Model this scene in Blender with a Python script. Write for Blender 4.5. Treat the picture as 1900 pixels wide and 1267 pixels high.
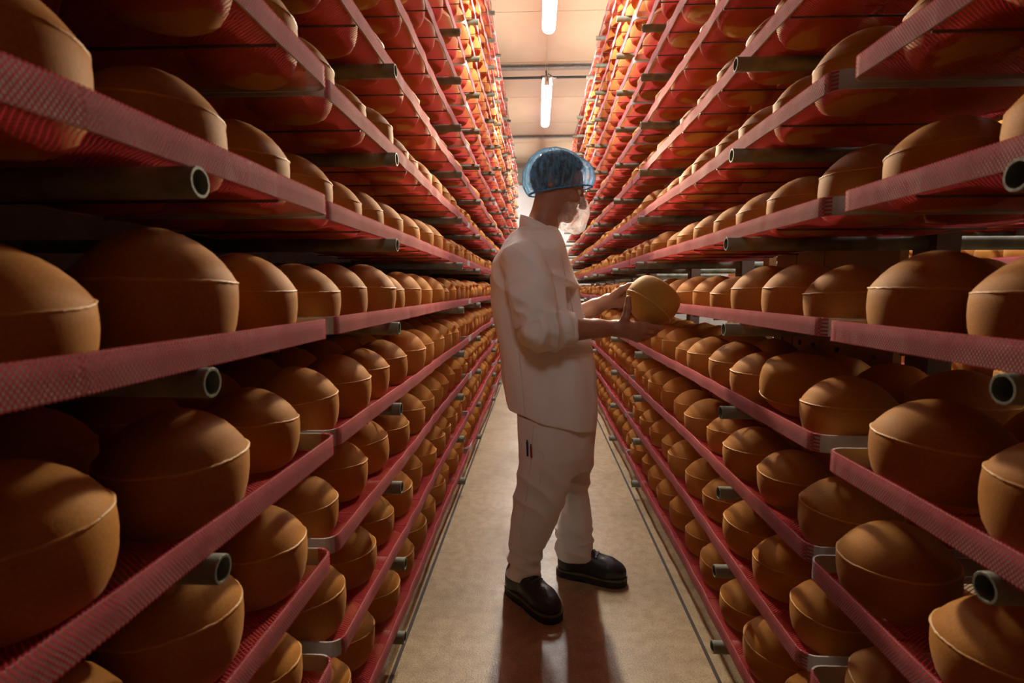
import bpy, bmesh, math, random
import numpy as np
from mathutils import Vector, Matrix, Euler

for o in list(bpy.data.objects): bpy.data.objects.remove(o)
SC = bpy.context.scene
COL = SC.collection
random.seed(7); RNG = np.random.default_rng(7)

# ------------------------------------------------------------------ camera
S = 0.26                        # metres between two shelf levels
CAM_H = 4.826*S
F_PX, PIT, YAW = 992.78, -0.0975832, -0.0456772
cy_, sy_, cp_, sp_ = math.cos(YAW), math.sin(YAW), math.cos(PIT), math.sin(PIT)
FWD = np.array([sy_*cp_, cy_*cp_, sp_]); RGT = np.array([cy_, -sy_, 0.0]); UPV = np.cross(RGT, FWD)
cd = bpy.data.cameras.new('camera'); cam = bpy.data.objects.new('camera', cd); COL.objects.link(cam)
cd.sensor_width = 36; cd.sensor_fit = 'HORIZONTAL'; cd.lens = F_PX/1900*36; cd.clip_start = .02; cd.clip_end = 100
m3 = Matrix(((RGT[0], UPV[0], -FWD[0]), (RGT[1], UPV[1], -FWD[1]), (RGT[2], UPV[2], -FWD[2])))
cam.matrix_world = Matrix.Translation((0, 0, CAM_H)) @ m3.to_4x4()
cd.dof.use_dof = True; cd.dof.focus_distance = 2.6; cd.dof.aperture_fstop = 5.0
SC.camera = cam

def W(px, py, Y):
    """point of the plane at distance Y that shows at a photo pixel"""
    r = FWD + RGT*(px-950)/F_PX - UPV*(py-633.5)/F_PX
    r = r*(Y/r[1]); return np.array([r[0], r[1], r[2]+CAM_H])
def project(P):
    d = np.asarray(P) - np.array([0, 0, CAM_H]); z = d@FWD
    return 950+F_PX*(d@RGT)/z, 633.5-F_PX*(d@UPV)/z, z

# ------------------------------------------------------------------ world, exposure
wd = bpy.data.worlds.new('world'); SC.world = wd; wd.use_nodes = True
wd.node_tree.nodes['Background'].inputs[0].default_value = (0.6, 0.6, 0.65, 1)
wd.node_tree.nodes['Background'].inputs[1].default_value = 0.0
SC.view_settings.view_transform = 'Standard'; SC.view_settings.look = 'None'
SC.view_settings.gamma = 1; SC.view_settings.use_curve_mapping = False
SC.view_settings.exposure = -0.15
LAMP_STRENGTH = 145.0            # ceiling tubes (built further down with make_lamp)

# photographer's flash in the aisle behind the worker's head, facing the camera
fl = bpy.data.lights.new('flash', 'SPOT'); fl.shadow_soft_size = .045; fl.energy = 390; fl.color = (1, .80, .55); fl.spot_size = math.radians(84); fl.spot_blend = 1.0
fo = bpy.data.objects.new('flash', fl); COL.objects.link(fo); fo.location = (.15, 3.75, 2.25); fo.rotation_euler = (math.radians(-74), 0, 0)

# weak soft light added above the camera to brighten the worker's near side
ff = bpy.data.lights.new('added_fill', 'SPOT'); ff.shadow_soft_size = .22; ff.energy = 25; ff.color = (1, .93, .88); ff.spot_size = math.radians(46); ff.spot_blend = 1.0
fo2 = bpy.data.objects.new('added_fill', ff); COL.objects.link(fo2); fo2.location = (-.12, .15, 2.55)
fo2.rotation_euler = (Vector((.06, 2.1, 1.15))-Vector(fo2.location)).to_track_quat('-Z', 'Y').to_euler()

if hasattr(SC, 'cycles'):
    SC.cycles.max_bounces = 6; SC.cycles.diffuse_bounces = 3; SC.cycles.glossy_bounces = 2; SC.cycles.transmission_bounces = 4

# ------------------------------------------------------------------ helpers
def tag(o, label=None, cat=None, group=None, kind=None):
    if label: o['label'] = label
    if cat: o['category'] = cat
    if group: o['group'] = group
    if kind: o['kind'] = kind
    return o
def link(name, data, parent=None, mat=None):
    o = bpy.data.objects.new(name, data); COL.objects.link(o)
    if parent: o.parent = parent
    if mat is not None and data is not None and not data.materials: data.materials.append(mat)
    return o
def empty(name, loc=(0, 0, 0), rz=0):
    o = bpy.data.objects.new(name, None); COL.objects.link(o); o.location = loc; o.rotation_euler = (0, 0, rz)
    o.empty_display_size = .05; return o

class MB:
    def __init__(s): s.v = []; s.f = []; s.uv = []; s.sm = []
    def quadgrid(s, P, UV=None, closeu=False, closev=False, smooth=True):
        P = np.asarray(P); n, m = P.shape[:2]; b = len(s.v)
        s.v += P.reshape(-1, 3).tolist()
        for i in range(n if closeu else n-1):
            for j in range(m if closev else m-1):
                i2, j2 = (i+1) % n, (j+1) % m
                s.f.append((b+i*m+j, b+i2*m+j, b+i2*m+j2, b+i*m+j2)); s.sm.append(smooth)
                if UV is not None: s.uv += [tuple(UV[i, j]), tuple(UV[i2, j]), tuple(UV[i2, j2]), tuple(UV[i, j2])]
                else: s.uv += [(0, 0)]*4
        return s
    def face(s, pts, smooth=False):
        b = len(s.v); s.v += [tuple(p) for p in pts]; s.f.append(tuple(range(b, b+len(pts)))); s.sm.append(smooth); s.uv += [(0, 0)]*len(pts); return s
    def box(s, x0, x1, y0, y1, z0, z1):
        b = len(s.v)
        s.v += [(x, y, z) for z in (z0, z1) for y in (y0, y1) for x in (x0, x1)]
        for q in ((0, 2, 3, 1), (4, 5, 7, 6), (0, 1, 5, 4), (2, 6, 7, 3), (0, 4, 6, 2), (1, 3, 7, 5)):
            s.f.append(tuple(b+i for i in q)); s.sm.append(False); s.uv += [(0, 0)]*4
        return s
    def tube(s, pts, r, n=10, caps=True, smooth=True):
        pts = [np.asarray(p, float) for p in pts]; rr = r if hasattr(r, '__len__') else [r]*len(pts)
        G = []; prev = None
        for i, p in enumerate(pts):
            t = pts[min(i+1, len(pts)-1)]-pts[max(i-1, 0)]; t = t/np.linalg.norm(t)
            if prev is None:
                a = np.array([0, 0, 1.]) if abs(t[2]) < .9 else np.array([1., 0, 0])
                u = np.cross(t, a)
            else: u = prev - t*(prev@t)
            u /= np.linalg.norm(u); prev = u; w = np.cross(t, u)
            G.append([p+rr[i]*(math.cos(2*math.pi*k/n)*u+math.sin(2*math.pi*k/n)*w) for k in range(n)])
        s.quadgrid(G, closev=True, smooth=smooth)
        if caps: s.face(G[0][::-1]); s.face(G[-1])
        return s
    def mesh(s, name, mat=None):
        me = bpy.data.meshes.new(name); me.from_pydata(s.v, [], s.f)
        me.polygons.foreach_set('use_smooth', s.sm)
        ul = me.uv_layers.new(name='UVMap'); ul.data.foreach_set('uv', np.array(s.uv, dtype=np.float32).ravel())
        if mat: me.materials.append(mat)
        me.update(); return me
    def build(s, name, mat, parent=None): return link(name, s.mesh(name, mat), parent)

# ------------------------------------------------------------------ materials
def newmat(name):
    m = bpy.data.materials.new(name); m.use_nodes = True; nt = m.node_tree
    for n in list(nt.nodes): nt.nodes.remove(n)
    out = nt.nodes.new('ShaderNodeOutputMaterial'); return m, nt, out
def N(nt, t, **kw):
    n = nt.nodes.new(t)
    for k, v in kw.items():
        if k.startswith('i_'):
            n.inputs[k[2:].replace('_', ' ')].default_value = v
        else: setattr(n, k, v)
    return n
def rgba(c): return (c[0], c[1], c[2], 1)
def ramp(nt, fac, stops):
    r = nt.nodes.new('ShaderNodeValToRGB'); nt.links.new(fac, r.inputs[0])
    e = r.color_ramp.elements
    while len(e) < len(stops): e.new(0.5)
    for q, (p, c) in zip(e, stops): q.position = p; q.color = rgba(c)
    return r.outputs[0]
def simple(name, c1, c2=None, scale=8, rough=.6, metal=0, bump=0, bscale=60, detail=4, coat=0, spec=.5, coords='Object', sheen=0):
    m, nt, out = newmat(name); b = N(nt, 'ShaderNodeBsdfPrincipled')
    b.inputs['Roughness'].default_value = rough; b.inputs['Metallic'].default_value = metal
    b.inputs['Coat Weight'].default_value = coat; b.inputs['Specular IOR Level'].default_value = spec
    b.inputs['Sheen Weight'].default_value = sheen
    tc = N(nt, 'ShaderNodeTexCoord')
    n = N(nt, 'ShaderNodeTexNoise', i_Scale=scale, i_Detail=detail); nt.links.new(tc.outputs[coords], n.inputs['Vector'])
    nt.links.new(ramp(nt, n.outputs[0], [(.3, c1), (.7, c2 or c1)]), b.inputs['Base Color'])
    if bump:
        n2 = N(nt, 'ShaderNodeTexNoise', i_Scale=bscale, i_Detail=3); nt.links.new(tc.outputs[coords], n2.inputs['Vector'])
        bp = N(nt, 'ShaderNodeBump', i_Strength=bump, i_Distance=.004); nt.links.new(n2.outputs[0], bp.inputs['Height']); nt.links.new(bp.outputs[0], b.inputs['Normal'])
    nt.links.new(b.outputs[0], out.inputs[0]); return m

def net_material(name, col1, col2, period=.0075, width=.5):
    m, nt, out = newmat(name); L = nt.links
    uv = N(nt, 'ShaderNodeUVMap', uv_map='UVMap'); sx = N(nt, 'ShaderNodeSeparateXYZ'); L.new(uv.outputs[0], sx.inputs[0])
    def mth(op, a, b=None):
        n = N(nt, 'ShaderNodeMath', operation=op)
        for i, x in enumerate((a, b)):
            if x is None: continue
            if isinstance(x, (int, float)): n.inputs[i].default_value = x
            else: L.new(x, n.inputs[i])
        return n.outputs[0]
    nz = N(nt, 'ShaderNodeTexNoise', i_Scale=9, i_Detail=2); L.new(uv.outputs[0], nz.inputs['Vector'])
    wob = mth('MULTIPLY', mth('SUBTRACT', nz.outputs[0], .5), .012)
    u = mth('ADD', mth('DIVIDE', sx.outputs[0], 1.0), wob); v = mth('DIVIDE', sx.outputs[1], 1.35)
    a = mth('ABSOLUTE', mth('SUBTRACT', mth('FRACT', mth('DIVIDE', mth('ADD', u, v), period)), .5))
    b = mth('ABSOLUTE', mth('SUBTRACT', mth('FRACT', mth('DIVIDE', mth('SUBTRACT', u, v), period)), .5))
    s1 = mth('LESS_THAN', a, width/2*.62); s2 = mth('LESS_THAN', b, width/2*.62)
    mask = mth('MAXIMUM', s1, s2)
    n2 = N(nt, 'ShaderNodeTexNoise', i_Scale=6, i_Detail=3); L.new(uv.outputs[0], n2.inputs['Vector'])
    c = ramp(nt, n2.outputs[0], [(.3, col1), (.7, col2)])
    d = N(nt, 'ShaderNodeBsdfPrincipled', i_Roughness=.8); d.inputs['Specular IOR Level'].default_value = .08; L.new(c, d.inputs['Base Color'])
    t = N(nt, 'ShaderNodeBsdfTranslucent'); L.new(c, t.inputs[0])
    mx = N(nt, 'ShaderNodeMixShader'); mx.inputs[0].default_value = .42; L.new(d.outputs[0], mx.inputs[1]); L.new(t.outputs[0], mx.inputs[2])
    tr = N(nt, 'ShaderNodeBsdfTransparent'); m2 = N(nt, 'ShaderNodeMixShader')
    L.new(mask, m2.inputs[0]); L.new(tr.outputs[0], m2.inputs[1]); L.new(mx.outputs[0], m2.inputs[2])
    L.new(m2.outputs[0], out.inputs[0]); return m

def cheese_material(name, hue=0.0, gold=0.0):
    m, nt, out = newmat(name); L = nt.links
    b = N(nt, 'ShaderNodeBsdfPrincipled', i_Roughness=.68); b.inputs['Specular IOR Level'].default_value = .12; b.inputs['Sheen Weight'].default_value = .07; b.inputs['Sheen Roughness'].default_value = .45; b.inputs['Sheen Tint'].default_value = (1, .82, .62, 1)
    tc = N(nt, 'ShaderNodeTexCoord'); oi = N(nt, 'ShaderNodeObjectInfo'); ge = N(nt, 'ShaderNodeNewGeometry')
    vo = N(nt, 'ShaderNodeVectorMath', operation='ADD'); L.new(tc.outputs['Object'], vo.inputs[0])
    mu = N(nt, 'ShaderNodeVectorMath', operation='SCALE'); mu.inputs['Scale'].default_value = 7
    cb = N(nt, 'ShaderNodeCombineXYZ'); L.new(oi.outputs['Random'], cb.inputs[0]); L.new(oi.outputs['Random'], cb.inputs[1]); L.new(cb.outputs[0], mu.inputs[0]); L.new(mu.outputs[0], vo.inputs[1])
    n1 = N(nt, 'ShaderNodeTexNoise', i_Scale=7, i_Detail=5); L.new(vo.outputs[0], n1.inputs['Vector'])
    n2 = N(nt, 'ShaderNodeTexNoise', i_Scale=260, i_Detail=3); L.new(vo.outputs[0], n2.inputs['Vector'])
    n3 = N(nt, 'ShaderNodeTexVoronoi', i_Scale=650); L.new(vo.outputs[0], n3.inputs['Vector'])
    c1 = ramp(nt, n1.outputs[0], [(.25, (.43+hue, .175+hue*.6+gold, .030)), (.55, (.52+hue, .235+hue*.7+gold, .050)), (.8, (.58+hue, .290+hue*.7+gold, .080))])
    c2 = ramp(nt, n2.outputs[0], [(.35, (.80, .78, .74)), (.65, (1.0, 1.0, 1.0))])
    mx = N(nt, 'ShaderNodeMix', data_type='RGBA', blend_type='MULTIPLY'); mx.inputs[0].default_value = .8
    L.new(c1, mx.inputs[6]); L.new(c2, mx.inputs[7])
    rnd = N(nt, 'ShaderNodeMath', operation='ADD'); L.new(oi.outputs['Random'], rnd.inputs[0]); L.new(ge.outputs['Random Per Island'], rnd.inputs[1])
    fr = N(nt, 'ShaderNodeMath', operation='FRACT'); L.new(rnd.outputs[0], fr.inputs[0])
    mr = N(nt, 'ShaderNodeMapRange'); mr.inputs[3].default_value = .86; mr.inputs[4].default_value = 1.1; L.new(fr.outputs[0], mr.inputs[0])
    hs = N(nt, 'ShaderNodeHueSaturation'); L.new(mr.outputs[0], hs.inputs['Value']); L.new(mx.outputs[2], hs.inputs['Color'])
    L.new(hs.outputs[0], b.inputs['Base Color'])
    bp = N(nt, 'ShaderNodeBump', i_Strength=.12, i_Distance=.0015); L.new(n3.outputs[0], bp.inputs['Height']); L.new(bp.outputs[0], b.inputs['Normal'])
    L.new(b.outputs[0], out.inputs[0]); return m

M = {}
M['cheese'] = cheese_material('cheese_rind')
M['cheese_pale'] = cheese_material('cheese_rind_pale', .06)
M['cheese_gold'] = cheese_material('cheese_rind_golden', -.03, .045)
M['seam'] = simple('cheese_seam', (.48, .225, .035), (.58, .30, .06), 30, .5, bump=.3, bscale=150)
M['net'] = net_material('red_net', (.64, .05, .065), (.76, .10, .11), .0075, .42)
M['sleeve'] = net_material('red_net_sleeve', (.50, .045, .06), (.60, .075, .09), .0060, .50)
M['net_pink'] = net_material('pink_net', (.80, .035, .09), (.90, .07, .14), .006, .75)
M['steel'] = simple('tray_steel', (.42, .40, .40), (.55, .53, .52), 14, .75, .15, bump=.1, bscale=90, spec=.15)
M['wire'] = simple('cross_wire', (.10, .06, .06), (.16, .10, .10), 20, .5, .4)
M['galv'] = simple('galvanised_pipe', (.14, .15, .115), (.27, .28, .22), 22, .65, .2, spec=.3, bump=.15, bscale=120, detail=6)
M['post'] = simple('post_steel', (.12, .085, .07), (.18, .13, .11), 10, .6, .3)
M['wood'] = simple('wood_board', (.26, .11, .035), (.38, .17, .06), 3, .6, bump=.25, bscale=30)
M['batten'] = simple('wood_batten', (.36, .18, .07), (.46, .24, .10), 4, .6, bump=.2, bscale=30)
M['bolt'] = simple('bolt_steel', (.10, .10, .10), (.2, .2, .2), 20, .4, .8)
M['wall'] = simple('wall_panel', (.70, .69, .68), (.76, .75, .74), 2, .6)
M['wall_dark'] = simple('wall_panel_dark', (.24, .17, .12), (.32, .23, .16), 2, .7)
M['beam'] = simple('beam_steel', (.25, .23, .21), (.36, .33, .30), 18, .55, .4, bump=.2, bscale=80)
M['blackpipe'] = simple('black_pipe', (.04, .04, .045), (.06, .06, .06), 10, .5, .3)
M['ceil'] = simple('ceiling_panel', (.50, .36, .23), (.58, .43, .29), 1.4, .45, bump=.03, bscale=20)
M['joint'] = simple('dark_joint', (.035, .022, .014), (.06, .04, .025), 10, .8)

def floor_material():
    m, nt, out = newmat('floor_epoxy'); L = nt.links
    b = N(nt, 'ShaderNodeBsdfPrincipled'); tc = N(nt, 'ShaderNodeTexCoord')
    n1 = N(nt, 'ShaderNodeTexNoise', i_Scale=2.2, i_Detail=8); n1.inputs['Roughness'].default_value = .62
    n2 = N(nt, 'ShaderNodeTexNoise', i_Scale=190, i_Detail=3); n3 = N(nt, 'ShaderNodeTexVoronoi', i_Scale=9)
    n4 = N(nt, 'ShaderNodeTexNoise', i_Scale=24, i_Detail=6)
    for n in (n1, n2, n3, n4): L.new(tc.outputs['Object'], n.inputs['Vector'])
    c = ramp(nt, n1.outputs[0], [(.32, (.34, .25, .125)), (.5, (.45, .345, .185)), (.68, (.52, .42, .255))])
    s = ramp(nt, n2.outputs[0], [(.36, (.55, .51, .46)), (.56, (1, 1, 1))])
    s4 = ramp(nt, n4.outputs[0], [(.34, (.74, .71, .66)), (.6, (1, 1, 1))])
    mx = N(nt, 'ShaderNodeMix', data_type='RGBA', blend_type='MULTIPLY'); mx.inputs[0].default_value = .75; L.new(c, mx.inputs[6]); L.new(s, mx.inputs[7])
    my = N(nt, 'ShaderNodeMix', data_type='RGBA', blend_type='MULTIPLY'); my.inputs[0].default_value = .8; L.new(mx.outputs[2], my.inputs[6]); L.new(s4, my.inputs[7])
    sp = ramp(nt, n3.outputs[0], [(.012, (.25, .2, .14)), (.022, (1, 1, 1))])
    mz = N(nt, 'ShaderNodeMix', data_type='RGBA', blend_type='MULTIPLY'); mz.inputs[0].default_value = 1; L.new(my.outputs[2], mz.inputs[6]); L.new(sp, mz.inputs[7])
    L.new(mz.outputs[2], b.inputs['Base Color'])
    mr = N(nt, 'ShaderNodeMapRange'); L.new(n1.outputs[0], mr.inputs[0]); mr.inputs[1].default_value = .3; mr.inputs[2].default_value = .7; mr.inputs[3].default_value = .42; mr.inputs[4].default_value = .27
    L.new(mr.outputs[0], b.inputs['Roughness'])
    bp = N(nt, 'ShaderNodeBump', i_Strength=.25, i_Distance=.003); L.new(n2.outputs[0], bp.inputs['Height']); L.new(bp.outputs[0], b.inputs['Normal'])
    L.new(b.outputs[0], out.inputs[0]); return m
M['floor'] = floor_material()

# ------------------------------------------------------------------ room
YB, YF = 14.4, -2.6            # back wall, wall behind the camera
XL, XR = -2.35, 4.6
CEIL = CAM_H + 3.27
tag(MB().box(XL, XR, YF, YB, -.1, 0).build('floor', M['floor']), kind='structure')
for i, x in enumerate((-.465, .592)):
    tag(MB().box(x-.006, x+.006, YF, YB, 0, .0015).build('trim_%d' % (i+1), M['joint']), kind='structure')
ce = tag(MB().box(XL, XR, YF, YB, CEIL+.02, CEIL+.12).build('ceiling', M['ceil']), kind='structure')
y = 6.69-1.4215*7
while y < YB:
    a, b_ = max(y, YF), min(y+1.4215, YB)
    if b_-a > .05:
        pn = MB().box(XL, XR, a+.006, b_-.006, CEIL, CEIL+.019)
        pn.build('ceiling_panel', M['ceil'], ce)
    y += 1.4215
wb = tag(MB().box(XL, XR, YB, YB+.1, 0, CEIL+.12).build('wall_back', M['wall']), kind='structure')
MB().box(XL, XR, YB-.05, YB, CEIL-.56, CEIL).build('wall_fascia', M['wall_dark'], wb)
MB().box(XL, XR, YB-.09, YB-.05, CEIL-.50, CEIL-.12).build('wall_beam', M['beam'], wb)
tag(MB().box(XL, XR, YF-.1, YF, 0, CEIL+.12).build('wall_front', M['post']), kind='structure')
tag(MB().box(XL-.1, XL, YF, YB, 0, CEIL+.12).build('wall_left', M['post']), kind='structure')
tag(MB().box(XR, XR+.1, YF, YB, 0, CEIL+.12).build('wall_right', M['wall']), kind='structure')

def ceiling_beam(yc, label):
    e = empty('ceiling_beam', (0, yc, CEIL)); tag(e, label, 'beam')
    MB().box(XL, XR, -.05, .05, -.012, 0).build('top_flange', M['beam'], e)
    MB().box(XL, XR, -.006, .006, -.045, -.012).build('web', M['beam'], e)
    MB().box(XL, XR, -.05, .05, -.055, -.045).build('bottom_flange', M['beam'], e)
ceiling_beam(8.22, 'grey steel ceiling beam in front of the black pipe')
ceiling_beam(11.85, 'pale steel ceiling beam beyond the farther tube lamp')
e = empty('ceiling_pipe', (0, 8.42, CEIL-.10)); tag(e, 'thin black pipe running across under the beige ceiling', 'pipe')
MB().tube([(XL, 0, 0), (XR, 0, 0)], .018, 10).build('pipe_run', M['blackpipe'], e)
MB().tube([(.055, 0, 0), (.115, 0, 0)], .028, 12).build('coupling', M['blackpipe'], e)
MB().tube([(.13, 0, 0), (.13, 0, .10)], .01, 8).build('hanger', M['blackpipe'], e)

# ------------------------------------------------------------------ lamps
def lamp_mats():
    m, nt, out = newmat('lamp_tube'); em = N(nt, 'ShaderNodeEmission'); em.inputs[0].default_value = (1, .975, .94, 1); em.inputs[1].default_value = LAMP_STRENGTH
    nt.links.new(em.outputs[0], out.inputs[0]); return m
M['lamp'] = lamp_mats(); M['lampbody'] = simple('lamp_body', (.6, .6, .6), (.66, .66, .66), 8, .5)
def make_lamp(x, y0, y1, label):
    z = CAM_H+2.2
    e = empty('tube_lamp', (x, (y0+y1)/2, z)); tag(e, label, 'lamp', 'ceiling tube lamps')
    h = (y1-y0)/2
    MB().box(-.05, .05, -h, h, .085, .10).build('housing', M['lampbody'], e)
    P = []
    for yy in (-h+.02, h-.02): P.append([(.055*math.cos(t), yy, .035-.05*math.sin(t)) for t in np.linspace(0, 2*math.pi, 20, endpoint=False)])
    d = MB().quadgrid(P, closev=True); d.face(P[0]); d.face(P[1][::-1]); d.build('diffuser', M['lamp'], e)
    for yy in (-h, h-.02): MB().box(-.03, .03, yy+.004, yy+.016, .01, .085).build('end_cap', M['lampbody'], e)
    for yy in (-h*.8, h*.8):
        MB().box(-.012, .012, yy-.012, yy+.012, .10, .11).build('bracket', M['bolt'], e)
        MB().tube([(0, yy, .11), (0, yy, CEIL-z)], .0015, 5).build('suspension_wire', M['lampbody'], e)
    MB().tube([(0, -h, .06), (.01, -h-.08, .10), (.07, -h-.05, .07), (.10, -h-.08, .06)], .006, 6).build('cable', M['blackpipe'], e)
for y0, lab in ((3.41, 'glowing tube lamp nearest the camera, cut by the top edge'), (6.085, 'glowing tube lamp hanging just above the blue hairnet'),
                (9.4, 'glowing tube lamp third along the aisle, behind the hairnet'), (12.1, 'glowing tube lamp farthest along the aisle')):
    make_lamp(.095 if y0 < 5 else .105, y0, y0+1.46, lab)
for y0, lab in ((1.8, 'tube lamp over the neighbouring aisle, nearest one'), (4.5, 'tube lamp over the neighbouring aisle, middle one'), (7.2, 'tube lamp over the neighbouring aisle, farthest one')):
    make_lamp(2.1, y0, y0+1.46, lab)

# ------------------------------------------------------------------ trays
TL = 9.47*S; TLEN = TL-.022     # tray pitch and length
Y0T = 4.46*S                    # joint between first and second tray
TW = .53; TH = .04              # width and strip height
NCH = 10; PITCH = TL/NCH
PR = .0205                      # pipe radius
zpipe = lambda k: CAM_H + (k-4.476)*S
ztray = lambda k: zpipe(k)+PR
def loop_pts(w, l, r, off=0.0, n=5, wave=0.0, ph=0.0, nl=24):
    """rounded rectangle, x 0..w, y 0..l; off = outward offset"""
    P = []
    def arc(cx, cy, a0):
        for i in range(n+1):
            a = a0+math.pi/2*i/n; P.append((cx+(r+off)*math.cos(a), cy+(r+off)*math.sin(a)))
    arc(r, r, math.pi)           # near front corner
    arc(w-r, r, -math.pi/2)
    arc(w-r, l-r, 0)
    arc(r, l-r, math.pi/2)
    # long front side, from far to near
    for i in range(1, nl):
        t = i/nl; yy = (l-r)+(2*r-l)*t
        P.append((-off+wave*math.sin(2*math.pi*(yy/PITCH)+ph)*math.sin(math.pi*t)+wave*1.3*math.sin(3.1*t*math.pi+ph)*math.sin(math.pi*t), yy))
    return P
def tray_meshes(var):
    wave = [.0015, .003, .006][var]; ph = [0.4, 2.0, 4.1][var]
    fr = MB()
    A = loop_pts(TW, TLEN, .035, 0, wave=wave, ph=ph); B = loop_pts(TW, TLEN, .035, -.004, wave=wave, ph=ph)
    G = [[(x, y, 0) for x, y in A], [(x, y, TH) for x, y in A], [(x, y, TH) for x, y in B], [(x, y, 0) for x, y in B]]
    fr.quadgrid(G, closeu=True, closev=True, smooth=False)
    frame = fr.mesh('tray_frame', M['steel'])
    # net: stretched floor + sleeve over the strip
    nb = MB(); ny, nx = 80, 20
    ys = np.linspace(.012, TLEN-.012, ny+1); xs = np.linspace(.004, TW-.004, nx+1)
    P = np.zeros((ny+1, nx+1, 3)); UV = np.zeros((ny+1, nx+1, 2))
    for i, yv in enumerate(ys):
        for j, xv in enumerate(xs):
            z = .006
            for rx in (.135, .395):
                yc = (round(yv/PITCH-.5)+.5)*PITCH
                q_ = min(1., max(0., 1.3*(1-((xv-rx)**2+(yv-yc)**2)/.118**2)))
                z -= .0142*q_*q_*(3-2*q_)
            P[i, j] = (xv, yv, z); UV[i, j] = (yv, xv)
    nb.quadgrid(P, UV)
    o1 = loop_pts(TW, TLEN, .035, .0018, wave=wave, ph=ph); o2 = loop_pts(TW, TLEN, .035, -.006, wave=wave, ph=ph)
    # the sleeve covers the long sides (leaves the bent ends of the strip bare on some trays)
    def sleeve(idx, closed):
        rows = []; uvs = []
        for i in idx:
            (x1, y1), (x2, y2) = o1[i], o2[i]
            rows.append([(x1, y1, -.001), (x1, y1, TH*.5), (x1, y1, TH+.001), (x2, y2, TH+.001), (x2, y2, .01)])
            uvs.append([(y1+x1, v) for v in (0, .02, .041, .047, .078)])
        nb.quadgrid(rows, np.array(uvs))
    nfront = len(o1); n1 = 6
    cut = [5, 3, 0][var]
    front = list(range(24-cut if cut < 5 else 24-1, nfront))+list(range(0, 1+cut))
    sleeve(front, False)
    back = list(range(10, 15)); sleeve(back, False)
    floorf = ny*nx
    net = nb.mesh('tray_net', M['net']); net.materials.append(M['sleeve'])
    mi = np.zeros(len(net.polygons), dtype=np.int32); mi[floorf:] = 1; net.polygons.foreach_set('material_index', mi)
    return frame, net
TRAYM = [tray_meshes(i) for i in range(3)]
wire_one = MB().tube([(.004, 0, 0), (TW-.004, 0, 0)], .0028, 6).mesh('cross_wire', M['wire'])
_w = MB()
for i in range(1, NCH*1): _w.tube([(.004, i*PITCH, -.004), (TW-.004, i*PITCH, -.004)], .0028, 5)
wires_all = _w.mesh('cross_wires', M['wire'])
ORD = ['lowest', 'second', 'third', 'fourth', 'fifth', 'sixth', 'seventh', 'eighth', 'ninth', 'tenth', 'eleventh', 'twelfth', 'thirteenth', 'fourteenth', 'fifteenth', 'sixteenth']
ORN = ['nearest', 'second', 'third', 'fourth', 'fifth', 'sixth', 'seventh', 'eighth', 'ninth', 'tenth', 'eleventh', 'twelfth', 'thirteenth']
lev = lambda k: 'lowest level' if k == 0 else ORD[k]+' level from floor'
TRN = {-1: 'nearest', 0: 'second nearest', 1: 'third nearest', 2: 'fourth nearest', 3: 'fifth nearest', 4: 'farthest'}
FRONT = {'left': -.458, 'right': .612, 'aisle': 2.90}
LEVELS = {'left': 16, 'right': 15, 'aisle': 13}
NTR = {'left': range(-1, 5), 'right': range(-1, 4), 'aisle': range(0, 3)}
SGN = {'left': -1, 'right': 1, 'aisle': 1}
TIPX = {('left', 6): .019, ('left', 5): .013, ('left', 4): .014, ('left', 3): .011, ('left', 2): .002, ('left', 1): -.004,
        ('right', 6): .017, ('right', 5): .012, ('right', 4): -.018, ('right', 3): -.02, ('right', 2): -.014, ('right', 1): -.003}
TIPY = {('left', 6): 1.17, ('left', 5): 1.155, ('left', 4): 1.13, ('left', 3): 1.18, ('left', 2): 1.14, ('left', 1): 1.145,
        ('right', 6): 1.16, ('right', 5): 1.17, ('right', 4): 1.13, ('right', 3): 1.10, ('right', 2): 1.165, ('right', 1): 1.19}
RACKN = {'left': 'left rack', 'right': 'right rack', 'aisle': 'rack across the next aisle on the right'}
TRAYS = []
def bare_ok(side, k, n): return (side, k, n) in {('left', 2, -1), ('right', 2, -1), ('left', 3, -1)}
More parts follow.
